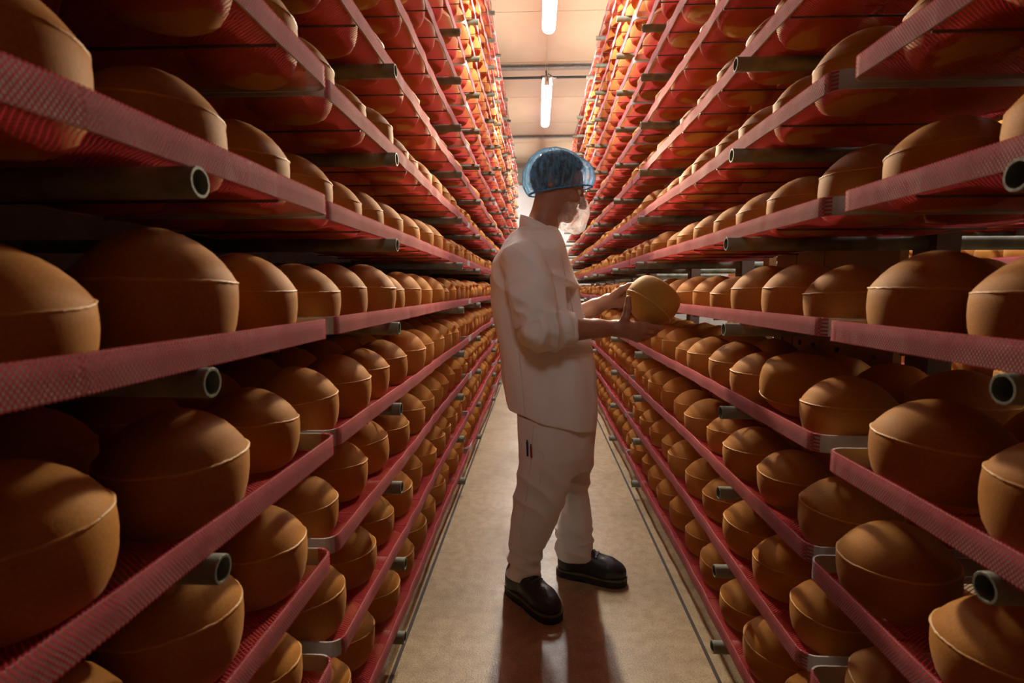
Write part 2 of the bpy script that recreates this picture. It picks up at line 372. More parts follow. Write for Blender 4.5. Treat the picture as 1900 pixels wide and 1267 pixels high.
for side in ('left', 'right', 'aisle'):
    for k in range(LEVELS[side]):
        for n in NTR[side]:
            rr = random.random
            x = FRONT[side]; yy = Y0T+n*TL+.011
            if n == -1:
                x += TIPX.get((side, k), random.uniform(-.006, .008)*-SGN[side])
                tip = min(1.160, TIPY.get((side, k), 1.15+random.uniform(-.02, .02))); yy = tip-TLEN
            else:
                x += random.uniform(-.006, .006) + .006*SGN[side]
                yy += random.uniform(-.004, .012) + (.012 if n == 0 else 0)
            v = 0 if bare_ok(side, k, n) else (2 if n > 0 and rr() < .5 else 1)
            if k >= 9 and n >= 1: v = 2
            t = empty('netted_tray', (x, yy, ztray(k)))
            sx = SGN[side]
            t.scale = (1, 1, 1)
            if side == 'aisle':
                lab = 'red-netted tray across the next aisle, %s, %s along' % (lev(k), ORN[n])
            else:
                lab = 'red-netted steel tray, %s, %s on the %s' % (lev(k), TRN[n].replace('nearest', 'from camera') if n > -1 and n < 4 else TRN[n], RACKN[side])
            tag(t, lab, 'tray', 'red netted trays on the %s' % RACKN[side])
            parts = [('frame', TRAYM[v][0]), ('net', TRAYM[v][1])]
            for nm, me in parts:
                p = link(nm, me, t)
                if sx < 0:
                    p.rotation_euler = (0, 0, math.pi); p.location = (0, TLEN, 0)
            if n <= 0 and side != 'aisle':
                for i in range(1, NCH):
                    c = link('cross_wire', wire_one, t); c.location = (0, i*PITCH, -.004)
                    if sx < 0: c.rotation_euler = (0, 0, math.pi)
            else:
                c = link('cross_wires', wires_all, t); c['kind'] = 'stuff'
                if sx < 0: c.rotation_euler = (0, 0, math.pi); c.location = (0, TLEN, 0)
            TRAYS.append((side, k, n, x, yy))

# ------------------------------------------------------------------ rack frames: post + pipe arms
def arm_mesh(length, name):
    """open pipe along +x from 0"""
    m = MB(); n = 16; ri = PR-.0042
    ring = lambda x, r: [(x, r*math.cos(2*math.pi*i/n), r*math.sin(2*math.pi*i/n)) for i in range(n)]
    m.quadgrid([ring(.06, ri), ring(.0, ri)], closev=True)
    m.quadgrid([ring(0, ri), ring(0.0, PR-.001), ring(.001, PR)], closev=True, smooth=False)
    m.quadgrid([ring(.001, PR), ring(length-.001, PR)], closev=True)
    m.quadgrid([ring(length-.001, PR), ring(length, PR-.001), ring(length, ri)], closev=True, smooth=False)
    m.quadgrid([ring(length, ri), ring(length-.06, ri)], closev=True)
    m.face(ring(.06, ri)); m.face(ring(length-.06, ri)[::-1])
    return m.mesh(name, M['galv'])
ARM = {'left': arm_mesh(1.28, 'arm'), 'right': arm_mesh(1.30, 'arm'), 'aisle': arm_mesh(.70, 'arm')}
PIPEX = {'left': -.432, 'right': .577, 'aisle': 2.87}
POSTX = {'left': (-1.08, -1.012), 'right': (1.156, 1.224), 'aisle': (3.455, 3.525)}
COLY = []
for n in range(-1, 5): COLY += [(6.43+9.47*n)*S, (12.10+9.47*n)*S]
for side in ('left', 'right', 'aisle'):
    top = zpipe(LEVELS[side]-1)+.12
    for ci, yc in enumerate(COLY):
        if side == 'right' and yc > 11.6: continue
        if side == 'aisle' and not (1 < yc < 8.8): continue
        e = empty('rack_frame', ((POSTX[side][0]+POSTX[side][1])/2, yc, 0))
        nm = 'steel rack post with pipe arms, %s of the row on the %s' % ((ORN+['last'])[ci], RACKN[side]) if side != 'aisle' else 'steel rack post with pipe arms, %s of the row across the next aisle' % ORN[ci]
        tag(e, nm, 'rack', 'rack frames of the %s' % RACKN[side])
        hw = (POSTX[side][1]-POSTX[side][0])/2
        pm = MB()
        # channel section post: web and two flanges
        pm.box(-hw, hw, -.05, -.044, 0, top); pm.box(-hw, -hw+.006, -.044, .05, 0, top); pm.box(hw-.006, hw, -.044, .05, 0, top); pm.box(-hw+.006, hw-.006, .03, .036, 0, top)
        pm.build('post', M['post'], e)
        MB().box(-.09, .09, -.09, .09, 0, .008).build('base_plate', M['post'], e)
        for k in range(LEVELS[side]):
            a = link('arm', ARM[side], e)
            jx = random.uniform(-.004, .004)
            if side == 'left':
                a.location = (PIPEX[side]+jx-e.location.x, 0, zpipe(k)); a.rotation_euler = (0, 0, math.pi)
            else: a.location = (PIPEX[side]+jx-e.location.x, 0, zpipe(k))

# timber boards fixed behind the trays of the right rack
wp = empty('board_screen', (1.172, 1.80, 0)); tag(wp, 'brown timber board panel behind the right rack post', 'wooden panel')
ys = [0, .20, .462, .56, .70, .892]
for i in range(5):
    MB().box(0+.003*(i % 2), .028+.003*(i % 2), ys[i]+.002, ys[i+1]-.002, .02, 2.45).build('board', M['wood'], wp)
for yy in (.10, .33, .51, .63, .80):
    for zz in (.35, 1.02, 1.55, 2.1):
        MB().tube([(.002, yy, zz), (-.008, yy, zz)], .011, 6, smooth=False).build('bolt', M['bolt'], wp)
wp2 = MB().box(1.165, 1.20, 2.765, 2.835, .0, 2.45).build('timber_batten', M['batten']); tag(wp2, 'upright light brown timber batten beside the board panel', 'batten')

# ------------------------------------------------------------------ cheeses
def cheese_profile():
    # (radius, height), unit diameter 0.21, height 0.17
    return [(0, .0), (.050, .0), (.073, .004), (.0875, .013), (.0970, .030), (.1022, .050), (.1045, .069), (.1047, .086), (.1038, .1010), (.1018, .1052),
            (.0952, .1152), (.0850, .1280), (.0715, .1410), (.0545, .1528), (.0345, .1620), (.0155, .1675), (0, .1687)]
def lathe(prof, n, name, mat, seed=0, lump=.0):
    rg = np.random.default_rng(seed); ph = rg.uniform(0, 6.28, 8); am = rg.normal(0, 1, 8)
    P = []
    for i in range(n):
        a = 2*math.pi*i/n
        row = []
        for (r, z) in prof:
            q = 1+lump*(am[0]*math.sin(2*a+ph[0])*.5+am[1]*math.sin(3*a+ph[1])*.3+am[2]*math.sin(a+ph[2]+z*30)*.5)
            zz = z*(1+lump*.6*(am[3]*math.cos(a+ph[3])*(r/.1)+am[4]*.8))
            row.append((r*q*math.cos(a), r*q*math.sin(a), zz))
        P.append(row)
    m = MB(); P = np.array(P)
    m.quadgrid(np.vstack([P, P[:1]])[:, 1:-1], smooth=True)
    # close poles
    b = len(m.v); m.v += [tuple(P[:, 0].mean(0)), tuple(P[:, -1].mean(0))]
    w = len(prof)-2
    for i in range(n):
        m.f.append((b, (i+1)*w, i*w)); m.sm.append(True); m.uv += [(0, 0)]*3
        m.f.append((b+1, i*w+w-1, (i+1)*w+w-1)); m.sm.append(True); m.uv += [(0, 0)]*3
    me = m.mesh(name, mat)
    bm = bmesh.new(); bm.from_mesh(me); bmesh.ops.remove_doubles(bm, verts=bm.verts, dist=1e-5); bmesh.ops.recalc_face_normals(bm, faces=bm.faces); bm.to_mesh(me); bm.free()
    return me
def seam_mesh(seed, lump):
    """raised irregular lip of the mould line"""
    rg = np.random.default_rng(seed); ph = rg.uniform(0, 6.28, 8); am = rg.normal(0, 1, 8)
    r2 = np.random.default_rng(seed+50); n = 72; P = []
    nz = r2.normal(0, 1, n); nz = (nz+np.roll(nz, 1)+np.roll(nz, -1))/3
    for i in range(n):
        a = 2*math.pi*i/n; h = max(.0003, .0009+.0009*nz[i])
        row = []
        for (dr, z) in ((-.002, .1048), (h, .1038), (h*.9, .1018), (-.002, .0996)):
            r = .1038+dr
            q = 1+lump*(am[0]*math.sin(2*a+ph[0])*.5+am[1]*math.sin(3*a+ph[1])*.3+am[2]*math.sin(a+ph[2]+z*30)*.5)
            zz = z*(1+lump*.6*(am[3]*math.cos(a+ph[3])*(r/.1)+am[4]*.8))
            row.append((r*q*math.cos(a), r*q*math.sin(a), zz+.0006*nz[(i*3) % n]))
        P.append(row)
    return MB().quadgrid(P, closeu=True, smooth=True).mesh('rind_seam', M['seam'])
NV = 7
CH = [lathe(cheese_profile(), 44, 'cheese', M['cheese'], s, .028) for s in range(NV)]
SEAM = [seam_mesh(s, .028) for s in range(NV)]
CHP = [lathe(cheese_profile(), 44, 'cheese_pale', M['cheese_pale'], s, .028) for s in range(NV)]
CHFAR = [lathe([p for i, p in enumerate(cheese_profile()) if i in (0, 2, 4, 6, 8, 9, 11, 13, 14, 16)], 20, 'cheese_far', M['cheese'], s, .03) for s in range(3)]
CHTINY = [lathe([p for i, p in enumerate(cheese_profile()) if i in (0, 3, 6, 8, 11, 13, 16)], 14, 'cheese_tiny', M['cheese'], s, .03) for s in range(3)]
spots = []
for (side, k, n, x, yy) in TRAYS:
    for row, rx in ((0, .135), (1, .395)):
        if side == 'aisle' and row == 1 and n > 1: continue
        for i in range(NCH):
            cx = x+SGN[side]*(rx+random.uniform(-.012, .012)); cyy = yy-.011+(i+.5)*PITCH+random.uniform(-.012, .012)
            if cyy < .0: continue
            if side == 'aisle' and random.random() < .12: continue
            sc = random.gauss(1.0, .035); sz = sc*random.gauss(1.075 if side == 'left' else 1.0, .03)
            tilt = (random.gauss(0, .035), random.gauss(0, .035))
            spots.append(dict(side=side, k=k, n=n, row=row, i=i, x=cx, y=cyy, z=ztray(k)-.0080, sc=sc, sz=sz, tilt=tilt, rz=random.uniform(0, 6.28)))
def score(s):
    u, v, z = project((s['x'], s['y'], s['z']+.08))
    if z < .15: return 0
    m = 90/z
    if u < -m or u > 1900+m or v < -m or v > 1267+m: return 0
    return (1 if s['row'] == 0 else .36 if s['k'] <= 4 else .2)*(.55 if s['side'] == 'aisle' else 1)/z
for s in spots: s['score'] = score(s)
order = sorted(range(len(spots)), key=lambda i: -spots[i]['score'])
near = set(i for i in order[:299] if spots[i]['score'] > 0)
HANDS = (1208, 562)
def cheese_label(s):
    row = 'front row' if s['row'] == 0 else 'back row'
    return 'orange cheese wheel, %s, %s, %s %s of %s tray' % (lev(s['k']), RACKN[s['side']] if s['side'] != 'aisle' else 'next-aisle rack', row, ['first', 'second', 'third', 'fourth', 'fifth', 'sixth', 'seventh', 'eighth', 'ninth', 'tenth'][s['i']], {-1: 'nearest', 0: 'second', 1: 'third', 2: 'fourth', 3: 'fifth', 4: 'sixth'}[s['n']])
far_v, far_f = [], []; off = 0
def mesh_arrays(me):
    v = np.zeros(len(me.vertices)*3); me.vertices.foreach_get('co', v)
    me.calc_loop_triangles(); t = np.zeros(len(me.loop_triangles)*3, dtype=np.int32); me.loop_triangles.foreach_get('vertices', t)
    return v.reshape(-1, 3), t.reshape(-1, 3)
FA = [mesh_arrays(m) for m in CHFAR]; TA = [mesh_arrays(m) for m in CHTINY]
for i, s in enumerate(spots):
    rot = Euler((s['tilt'][0], s['tilt'][1], s['rz']))
    if s['side'] == 'right' and s['k'] == 3 and s['n'] == 0 and s['row'] == 0 and s['i'] == 1:
        s['special'] = True
    if i in near:
        v = random.randrange(NV)
        pale = s['side'] == 'aisle' or s.get('special')
        o = link('cheese_wheel', CHP[v] if pale else CH[v])
        o.location = (s['x'], s['y'], s['z']); o.rotation_euler = rot; o.scale = (s['sc'], s['sc'], s['sz'])
        if s.get('special'):     # one wheel lies tipped over
            o.rotation_euler = (math.pi+.11, -.12, .3); o.location = (s['x'], s['y']+.008, s['z']+.172)
        tag(o, cheese_label(s) if not s.get('special') else 'yellowish cheese wheel lying upside down and tilted on the right rack', 'cheese', 'cheese wheels on the %s' % RACKN[s['side']])
        c = link('rind_seam', SEAM[v], o)
    else:
        _, _, z = project((s['x'], s['y'], s['z']))
        V, T = (FA if 0 < z < 5.5 and s['row'] == 0 else TA)[random.randrange(3)]
        R = np.array(rot.to_matrix()); Q = (V*np.array([s['sc'], s['sc'], s['sz']]))@R.T+np.array([s['x'], s['y'], s['z']])
        far_v.append(Q); far_f.append(T+off); off += len(Q)
fv = np.vstack(far_v); ff = np.vstack(far_f)
me = bpy.data.meshes.new('cheese_rows'); me.vertices.add(len(fv)); me.vertices.foreach_set('co', fv.ravel())
me.loops.add(ff.size); me.loops.foreach_set('vertex_index', ff.ravel().astype(np.int32))
me.polygons.add(len(ff)); me.polygons.foreach_set('loop_start', np.arange(0, ff.size, 3, dtype=np.int32))
me.polygons.foreach_set('use_smooth', np.ones(len(ff), dtype=bool)); me.update(calc_edges=True); me.validate()
me.materials.append(M['cheese'])
tag(link('cheese_rows', me), 'countless orange cheese wheels filling the upper and distant rack levels', 'cheese', kind='stuff')
#PERSON
# ------------------------------------------------------------------ the worker
def vnoise(P, scale, seed=0):
    """smooth value noise in -1..1"""
    Q = P*scale; i = np.floor(Q).astype(np.int64); f = Q-i; f = f*f*(3-2*f)
    def h(a, b, c):
        n = (a*374761393+b*668265263+c*2147483647+seed*1274126177) & 0xffffffff
        n = ((n ^ (n >> 13))*1274126177) & 0xffffffff
        n = n ^ (n >> 16)
        return (n & 0xffff)/32767.5-1
    r = 0
    for dx in (0, 1):
        for dy in (0, 1):
            for dz in (0, 1):
                w = (f[:, 0] if dx else 1-f[:, 0])*(f[:, 1] if dy else 1-f[:, 1])*(f[:, 2] if dz else 1-f[:, 2])
                r = r+w*h(i[:, 0]+dx, i[:, 1]+dy, i[:, 2]+dz)
    return r
class Field:
    def __init__(s, lo, hi, h):
        s.lo = np.array(lo, float); s.h = h; s.n = np.ceil((np.array(hi)-s.lo)/h).astype(int)+1
        s.D = np.full(s.n, .2, dtype=np.float32)
    def _sub(s, lo, hi):
        a = np.clip(np.floor((np.array(lo)-s.lo)/s.h).astype(int), 0, s.n); b = np.clip(np.ceil((np.array(hi)-s.lo)/s.h).astype(int)+1, 0, s.n)
        ax = [s.lo[i]+s.h*np.arange(a[i], b[i]) for i in range(3)]
        X, Y, Z = np.meshgrid(*ax, indexing='ij', sparse=True)
        return tuple(slice(a[i], b[i]) for i in range(3)), X, Y, Z
    def add(s, prim, k=.012):
        fn, lo, hi = prim; pad = k+.02
        sl, X, Y, Z = s._sub(np.array(lo)-pad, np.array(hi)+pad)
        d = fn(X, Y, Z); a = s.D[sl]; h = np.maximum(k-np.abs(a-d), 0)/k
        s.D[sl] = np.minimum(a, d)-h*h*k*.25; return s
    def cut(s, prim, k=.006):
        fn, lo, hi = prim
        sl, X, Y, Z = s._sub(np.array(lo)-.03, np.array(hi)+.03)
        d = -fn(X, Y, Z); a = s.D[sl]; h = np.maximum(k-np.abs(a-d), 0)/k
        s.D[sl] = np.maximum(a, d)+h*h*k*.25; return s
    def mesh(s):
        D = s.D; ins = D < 0; n = s.n
        c = np.zeros(n-1, dtype=np.int16)
        for dx in (0, 1):
            for dy in (0, 1):
                for dz in (0, 1): c += ins[dx:n[0]-1+dx, dy:n[1]-1+dy, dz:n[2]-1+dz]
        act = (c > 0) & (c < 8); idx = np.argwhere(act); vid = np.full(n-1, -1, dtype=np.int64); vid[tuple(idx.T)] = np.arange(len(idx))
        acc = np.zeros((len(idx), 3)); cnt = np.zeros(len(idx))
        cor = [(a, b, c_) for a in (0, 1) for b in (0, 1) for c_ in (0, 1)]
        for p in cor:
            for ax in range(3):
                if p[ax]: continue
                q = list(p); q[ax] = 1
                d0 = D[tuple((idx+p).T)].astype(float); d1 = D[tuple((idx+q).T)].astype(float); m = (d0 < 0) != (d1 < 0)
                t = np.where(m, d0/np.where(m, d0-d1, 1), 0); pt = np.tile(np.array(p, float), (len(idx), 1)); pt[:, ax] += t
                acc[m] += pt[m]; cnt[m] += 1
        V = s.lo+s.h*(idx+acc/cnt[:, None]); F = []
        for ax in range(3):
            o = [i for i in range(3) if i != ax]
            A = ins; sl0 = [slice(None)]*3; sl1 = [slice(None)]*3; sl0[ax] = slice(0, -1); sl1[ax] = slice(1, None)
            e = np.argwhere(A[tuple(sl0)] != A[tuple(sl1)])
            ok = (e[:, o[0]] > 0) & (e[:, o[1]] > 0) & (e[:, o[0]] < n[o[0]]-1) & (e[:, o[1]] < n[o[1]]-1); e = e[ok]
            fl = A[tuple(e.T)]
            def g(a, b): q = e.copy(); q[:, o[0]] -= a; q[:, o[1]] -= b; return vid[tuple(q.T)]
            quad = np.stack([g(1, 1), g(0, 1), g(0, 0), g(1, 0)], 1)
            flip = fl if ax != 1 else ~fl
            quad[~flip] = quad[~flip][:, ::-1]; F.append(quad)
        return V, np.vstack(F)
def capsule(a, b, ra, rb):
    a, b = np.array(a, float), np.array(b, float); ab = b-a; L2 = ab@ab; R = max(ra, rb)
    def fn(X, Y, Z):
        t = np.clip(((X-a[0])*ab[0]+(Y-a[1])*ab[1]+(Z-a[2])*ab[2])/L2, 0, 1)
        return np.sqrt((X-a[0]-t*ab[0])**2+(Y-a[1]-t*ab[1])**2+(Z-a[2]-t*ab[2])**2)-(ra+(rb-ra)*t)
    return fn, np.minimum(a, b)-R, np.maximum(a, b)+R
def chain(F, pts, rad, k=.012):
    for i in range(len(pts)-1): F.add(capsule(pts[i], pts[i+1], rad[i], rad[i+1]), k)
def ellipsoid(c, r, R=None):
    c = np.array(c, float); r = np.array(r, float); R = np.eye(3) if R is None else np.array(R); m = r.min(); B = r.max()
    def fn(X, Y, Z):
        dx, dy, dz = X-c[0], Y-c[1], Z-c[2]
        u = [(dx*R[0][i]+dy*R[1][i]+dz*R[2][i]) for i in range(3)]
        k0 = np.sqrt(sum((u[i]/r[i])**2 for i in range(3))); k1 = np.sqrt(sum((u[i]/r[i]**2)**2 for i in range(3)))+1e-9
        return k0*(k0-1)/k1
    return fn, c-B, c+B
def loft(sec, p=2.3):
    """sections (z, cx, cy, a, b) stacked along z"""
    S_ = np.array(sorted(sec)); zs = S_[:, 0]
    def fn(X, Y, Z):
        zc = np.clip(Z, zs[0], zs[-1]); i = lambda k: np.interp(zc.ravel(), zs, S_[:, k]).reshape(zc.shape)
        cx, cy, a, b = i(1), i(2), i(3), i(4)
        q = (np.abs((X-cx)/a)**p+np.abs((Y-cy)/b)**p)**(1/p)
        d = (q-1)*np.minimum(a, b); e = np.maximum(np.maximum(zs[0]-Z, Z-zs[-1]), -1)
        return np.where(e > 0, np.sqrt(np.maximum(d, 0)**2+e**2), np.maximum(d, e))
    lo = (np.min(S_[:, 1]-S_[:, 3]), np.min(S_[:, 2]-S_[:, 4]), zs[0]); hi = (np.max(S_[:, 1]+S_[:, 3]), np.max(S_[:, 2]+S_[:, 4]), zs[-1])
    return fn, np.array(lo), np.array(hi)
def halfspace(p, n):
    """solid on the side the normal n points to"""
    p = np.array(p, float); n = np.array(n, float)/np.linalg.norm(n)
    return (lambda X, Y, Z: -((X-p[0])*n[0]+(Y-p[1])*n[1]+(Z-p[2])*n[2])), np.array([-9., -9, -9]), np.array([9., 9, 9])
def vnormals(V, F):
    a = V[F[:, 2]]-V[F[:, 0]]; b = V[F[:, 3]]-V[F[:, 1]]; n = np.cross(a, b); N_ = np.zeros_like(V)
    for i in range(4): np.add.at(N_, F[:, i], n)
    return N_/(np.linalg.norm(N_, axis=1)[:, None]+1e-12)
def relax(V, F, it=2, lam=.5):
    for _ in range(it):
        A = np.zeros_like(V); c = np.zeros(len(V))
        for i in range(4):
            for j in (1, 3):
                np.add.at(A, F[:, i], V[F[:, (i+j) % 4]]); np.add.at(c, F[:, i], 1)
        V = V+(A/np.maximum(c, 1)[:, None]-V)*lam
    return V
def quadmesh(name, V, F, mat, parent=None):
    me = bpy.data.meshes.new(name); me.from_pydata(V.tolist(), [], F.tolist()); me.polygons.foreach_set('use_smooth', np.ones(len(F), dtype=bool)); me.materials.append(mat); me.update()
    return link(name, me, parent)
from mathutils.bvhtree import BVHTree
def photo_hit(o, px, py):
    bv = BVHTree.FromPolygons([v.co.copy() for v in o.data.vertices], [tuple(p.vertices) for p in o.data.polygons])
    d = W(px, py, 1.0)-np.array([0, 0, CAM_H]); h = bv.ray_cast(Vector((0, 0, CAM_H)), Vector(d).normalized())
    return np.array(h[0]) if h[0] is not None else W(px, py, 2.0)

M['cloth'] = simple('white_cotton', (.80, .78, .77), (.86, .84, .83), 5, .85, bump=.25, bscale=900, sheen=.1)
M['trouser'] = simple('white_trouser_cotton', (.76, .73, .71), (.82, .79, .77), 5, .85, bump=.25, bscale=900, sheen=.1)
M['stitch'] = simple('stitching', (.62, .58, .56), (.68, .64, .62), 20, .9)
M['skin'] = simple('skin', (.31, .135, .08), (.40, .19, .12), 22, .5, bump=.15, bscale=220)
M['hair'] = simple('dark_hair', (.018, .013, .010), (.05, .037, .028), 90, .6, bump=.6, bscale=160)
M['leather'] = simple('black_leather', (.012, .012, .014), (.03, .03, .033), 40, .42, bump=.2, bscale=140)
M['rubber'] = simple('black_rubber', (.014, .013, .012), (.025, .023, .02), 30, .7)
M['welt'] = simple('welt_edge', (.10, .085, .04), (.16, .13, .06), 30, .6)
M['lace'] = simple('lace_cord', (.05, .05, .055), (.09, .09, .10), 60, .7)
M['rim'] = simple('spectacle_metal', (.35, .30, .22), (.45, .4, .3), 10, .3, .9)
M['eye'] = simple('eye_white', (.6, .57, .54), (.66, .63, .6), 10, .2)
M['penblue'] = simple('pen_blue', (.01, .012, .05), (.015, .02, .08), 10, .3)
M['penred'] = simple('pen_red', (.45, .02, .015), (.5, .03, .02), 10, .3)
def veil(name, col, opac, scale, streak):
    """thin see-through non-woven cloth"""
    m, nt, out = newmat(name); L = nt.links; tc = N(nt, 'ShaderNodeTexCoord')
    mp = N(nt, 'ShaderNodeMapping'); mp.inputs['Scale'].default_value = streak; L.new(tc.outputs['Object'], mp.inputs[0])
    n = N(nt, 'ShaderNodeTexNoise', i_Scale=scale, i_Detail=4); L.new(mp.outputs[0], n.inputs['Vector'])
    d = N(nt, 'ShaderNodeBsdfDiffuse'); t = N(nt, 'ShaderNodeBsdfTranslucent'); d.inputs[0].default_value = rgba(col); t.inputs[0].default_value = rgba(col)
    a = N(nt, 'ShaderNodeMixShader'); a.inputs[0].default_value = .5; L.new(d.outputs[0], a.inputs[1]); L.new(t.outputs[0], a.inputs[2])
    tr = N(nt, 'ShaderNodeBsdfTransparent'); b = N(nt, 'ShaderNodeMixShader')
    lw = N(nt, 'ShaderNodeLayerWeight', i_Blend=.35)
    mr = N(nt, 'ShaderNodeMapRange'); L.new(n.outputs[0], mr.inputs[0]); mr.inputs[1].default_value = .35; mr.inputs[2].default_value = .68; mr.inputs[3].default_value = opac[0]; mr.inputs[4].default_value = opac[1]
    ad = N(nt, 'ShaderNodeMath', operation='ADD', use_clamp=True); ml = N(nt, 'ShaderNodeMath', operation='MULTIPLY'); ml.inputs[1].default_value = .45
    L.new(lw.outputs['Facing'], ml.inputs[0]); L.new(mr.outputs[0], ad.inputs[0]); L.new(ml.outputs[0], ad.inputs[1])
    L.new(ad.outputs[0], b.inputs[0]); L.new(tr.outputs[0], b.inputs[1]); L.new(a.outputs[0], b.inputs[2]); L.new(b.outputs[0], out.inputs[0]); return m
M['hairnet'] = veil('blue_hairnet', (.24, .54, .88), (.14, .86), 95, (1, 1, .22))
M['hairnet_hem'] = simple('hairnet_hem', (.06, .22, .48), (.10, .32, .62), 60, .8)
M['mask'] = veil('white_beard_mask', (.86, .85, .88), (.05, .46), 34, (1, 1, .45))

YP = 2.15
zat = lambda py, Y=YP: W(1000, py, Y)[2]
xat = lambda px, py, Y=YP: W(px, py, Y)[0]
# joints
Sr, Er, Wr = W(972, 484, 1.985), W(1003, 612, 1.925), W(1143, 609, 2.0)
Sl, El, Wl = W(985, 484, 2.32), W(1035, 600, 2.385), W(1128, 559, 2.27)
HC = W(1035, 334, YP)                       # cranium centre
th = math.radians(15); HF = np.array([math.cos(th), 0, -math.sin(th)]); HU = np.array([math.sin(th), 0, math.cos(th)]); HS = np.array([0, 1., 0])
HR = np.stack([HF, HS, HU], 1)              # columns: forward, side, up
H = lambda f, s, u: HC+HF*f+HS*s+HU*u
CHC = W(1208, 562, 2.085); CHR = .102       # the held cheese

B = Field((-.32, 1.84, .03), (.62, 2.50, 1.86), .0036)
# head
B.add(ellipsoid(HC, (.099, .076, .092), HR), .01)
B.add(ellipsoid(H(.035, 0, -.055), (.066, .062, .075), HR), .03)
B.add(ellipsoid(H(.045, 0, -.105), (.048, .046, .040), HR), .03)     # jaw
B.add(ellipsoid(H(.078, 0, -.132), (.020, .022, .018), HR), .02)     # chin
B.add(ellipsoid(H(.082, 0, -.012), (.022, .050, .012), HR), .015)    # brow
chain(B, [H(.098, 0, -.025), H(.116, 0, -.055), H(.124, 0, -.072)], [.008, .010, .013], .012)
for s in (-1, 1):
    B.add(ellipsoid(H(.116, s*.011, -.076), (.010, .008, .008), HR), .008)
    B.add(ellipsoid(H(.080, s*.040, -.060), (.022, .020, .020), HR), .02)      # cheekbone
    B.cut(ellipsoid(H(.108, s*.033, -.030), (.020, .019, .011), HR), .01)      # eye socket
    B.add(ellipsoid(H(-.020, s*.079, -.018), (.019, .007, .032), HR), .008)    # ear
    B.cut(ellipsoid(H(-.016, s*.088, -.014), (.010, .007, .018), HR), .005)
B.add(ellipsoid(H(.098, 0, -.099), (.010, .024, .006), HR), .008); B.add(ellipsoid(H(.096, 0, -.110), (.010, .020, .006), HR), .008)
# neck and hidden core of the trunk and legs
chain(B, [W(1020, 372, YP), W(1008, 415, YP), W(998, 455, YP)], [.060, .058, .070], .02)
chain(B, [W(998, 455, YP), W(1000, 560, YP), W(1010, 700, YP), W(1030, 780, YP)], [.07, .10, .10, .09], .02)
chain(B, [W(998, 470, YP), Sr], [.05, .05], .02); chain(B, [W(998, 470, YP), Sl], [.05, .05], .02)
chain(B, [W(1030, 780, YP), W(1012, 800, 2.07), W(1002, 920, 2.06), W(978, 1055, 2.083)], [.07, .07, .045, .030], .02)
chain(B, [W(1030, 780, YP), W(1062, 800, 2.23), W(1070, 920, 2.25), W(1067, 1018, 2.262)], [.07, .06, .045, .030], .02)
# arms
chain(B, [Sr, Er, Er+(Wr-Er)*.35, Er+(Wr-Er)*.75, Wr], [.048, .044, .046, .034, .028], .015)
chain(B, [Sl, El, El+(Wl-El)*.35, El+(Wl-El)*.75, Wl], [.048, .044, .044, .034, .029], .015)
# right hand: thumb up on the near left side, fingers stretched under the cheese
def hand(palm, thumb, fingers, rads):
    for a, b, ra, rb in palm: B.add(capsule(a, b, ra, rb), .014)
    chain(B, thumb, [.0185, .0150, .0135, .0105], .008)
    for f, r in zip(fingers, rads): chain(B, f, [r*1.12, r, r*.92, r*.78], .0045)
kn = [W(1196, 603, 1.992), W(1193, 613, 1.992), W(1188, 622, 2.002), W(1182, 630, 2.016)]
palm = [(Wr, kn[0], .024, .014), (Wr, kn[1], .025, .014), (Wr, kn[2], .024, .013), (Wr, kn[3], .022, .012), (W(1160, 604, 1.985), W(1176, 606, 1.985), .020, .017)]
hand(palm, [W(1155, 603, 1.985), W(1161, 589, 1.975), W(1165, 571, 1.978), W(1166, 553, 1.99)],
     [[kn[0], W(1211, 606, 2.002), W(1222, 607, 2.018), W(1232, 606, 2.036)],
      [kn[1], W(1208, 615, 2.010), W(1219, 613, 2.032), W(1228, 609, 2.055)],
      [kn[2], W(1203, 624, 2.022), W(1213, 620, 2.045), W(1221, 613, 2.068)],
      [kn[3], W(1194, 630, 2.034), W(1202, 626, 2.054), W(1209, 619, 2.074)]], [.0105, .0105, .0098, .0088])
# left hand: holds the far side, fingertips wrapping behind the cheese
kl = [W(1168, 536, 2.196), W(1171, 546, 2.208), W(1172, 556, 2.212), W(1170, 566, 2.210)]
palm = [(Wl, kl[0], .024, .013), (Wl, kl[1], .025, .014), (Wl, kl[2], .024, .014), (Wl, kl[3], .022, .012)]
hand(palm, [W(1140, 548, 2.235), W(1155, 537, 2.19), W(1168, 531, 2.160), W(1182, 527, 2.140)],
     [[kl[0], W(1186, 538, 2.206), W(1199, 542, 2.206), W(1210, 547, 2.202)],
      [kl[1], W(1189, 550, 2.212), W(1203, 553, 2.210), W(1214, 557, 2.204)],
      [kl[2], W(1189, 561, 2.212), W(1202, 565, 2.210), W(1212, 569, 2.204)],
      [kl[3], W(1184, 573, 2.206), W(1195, 577, 2.202), W(1204, 581, 2.196)]], [.0100, .0105, .0100, .0088])
Vb, Fb = B.mesh(); del B
Vb = relax(Vb, Fb, 1, .4)
person = quadmesh('person', Vb, Fb, M['skin'])
tag(person, 'worker in white jacket, trousers and blue hairnet holding a cheese in the aisle', 'person')

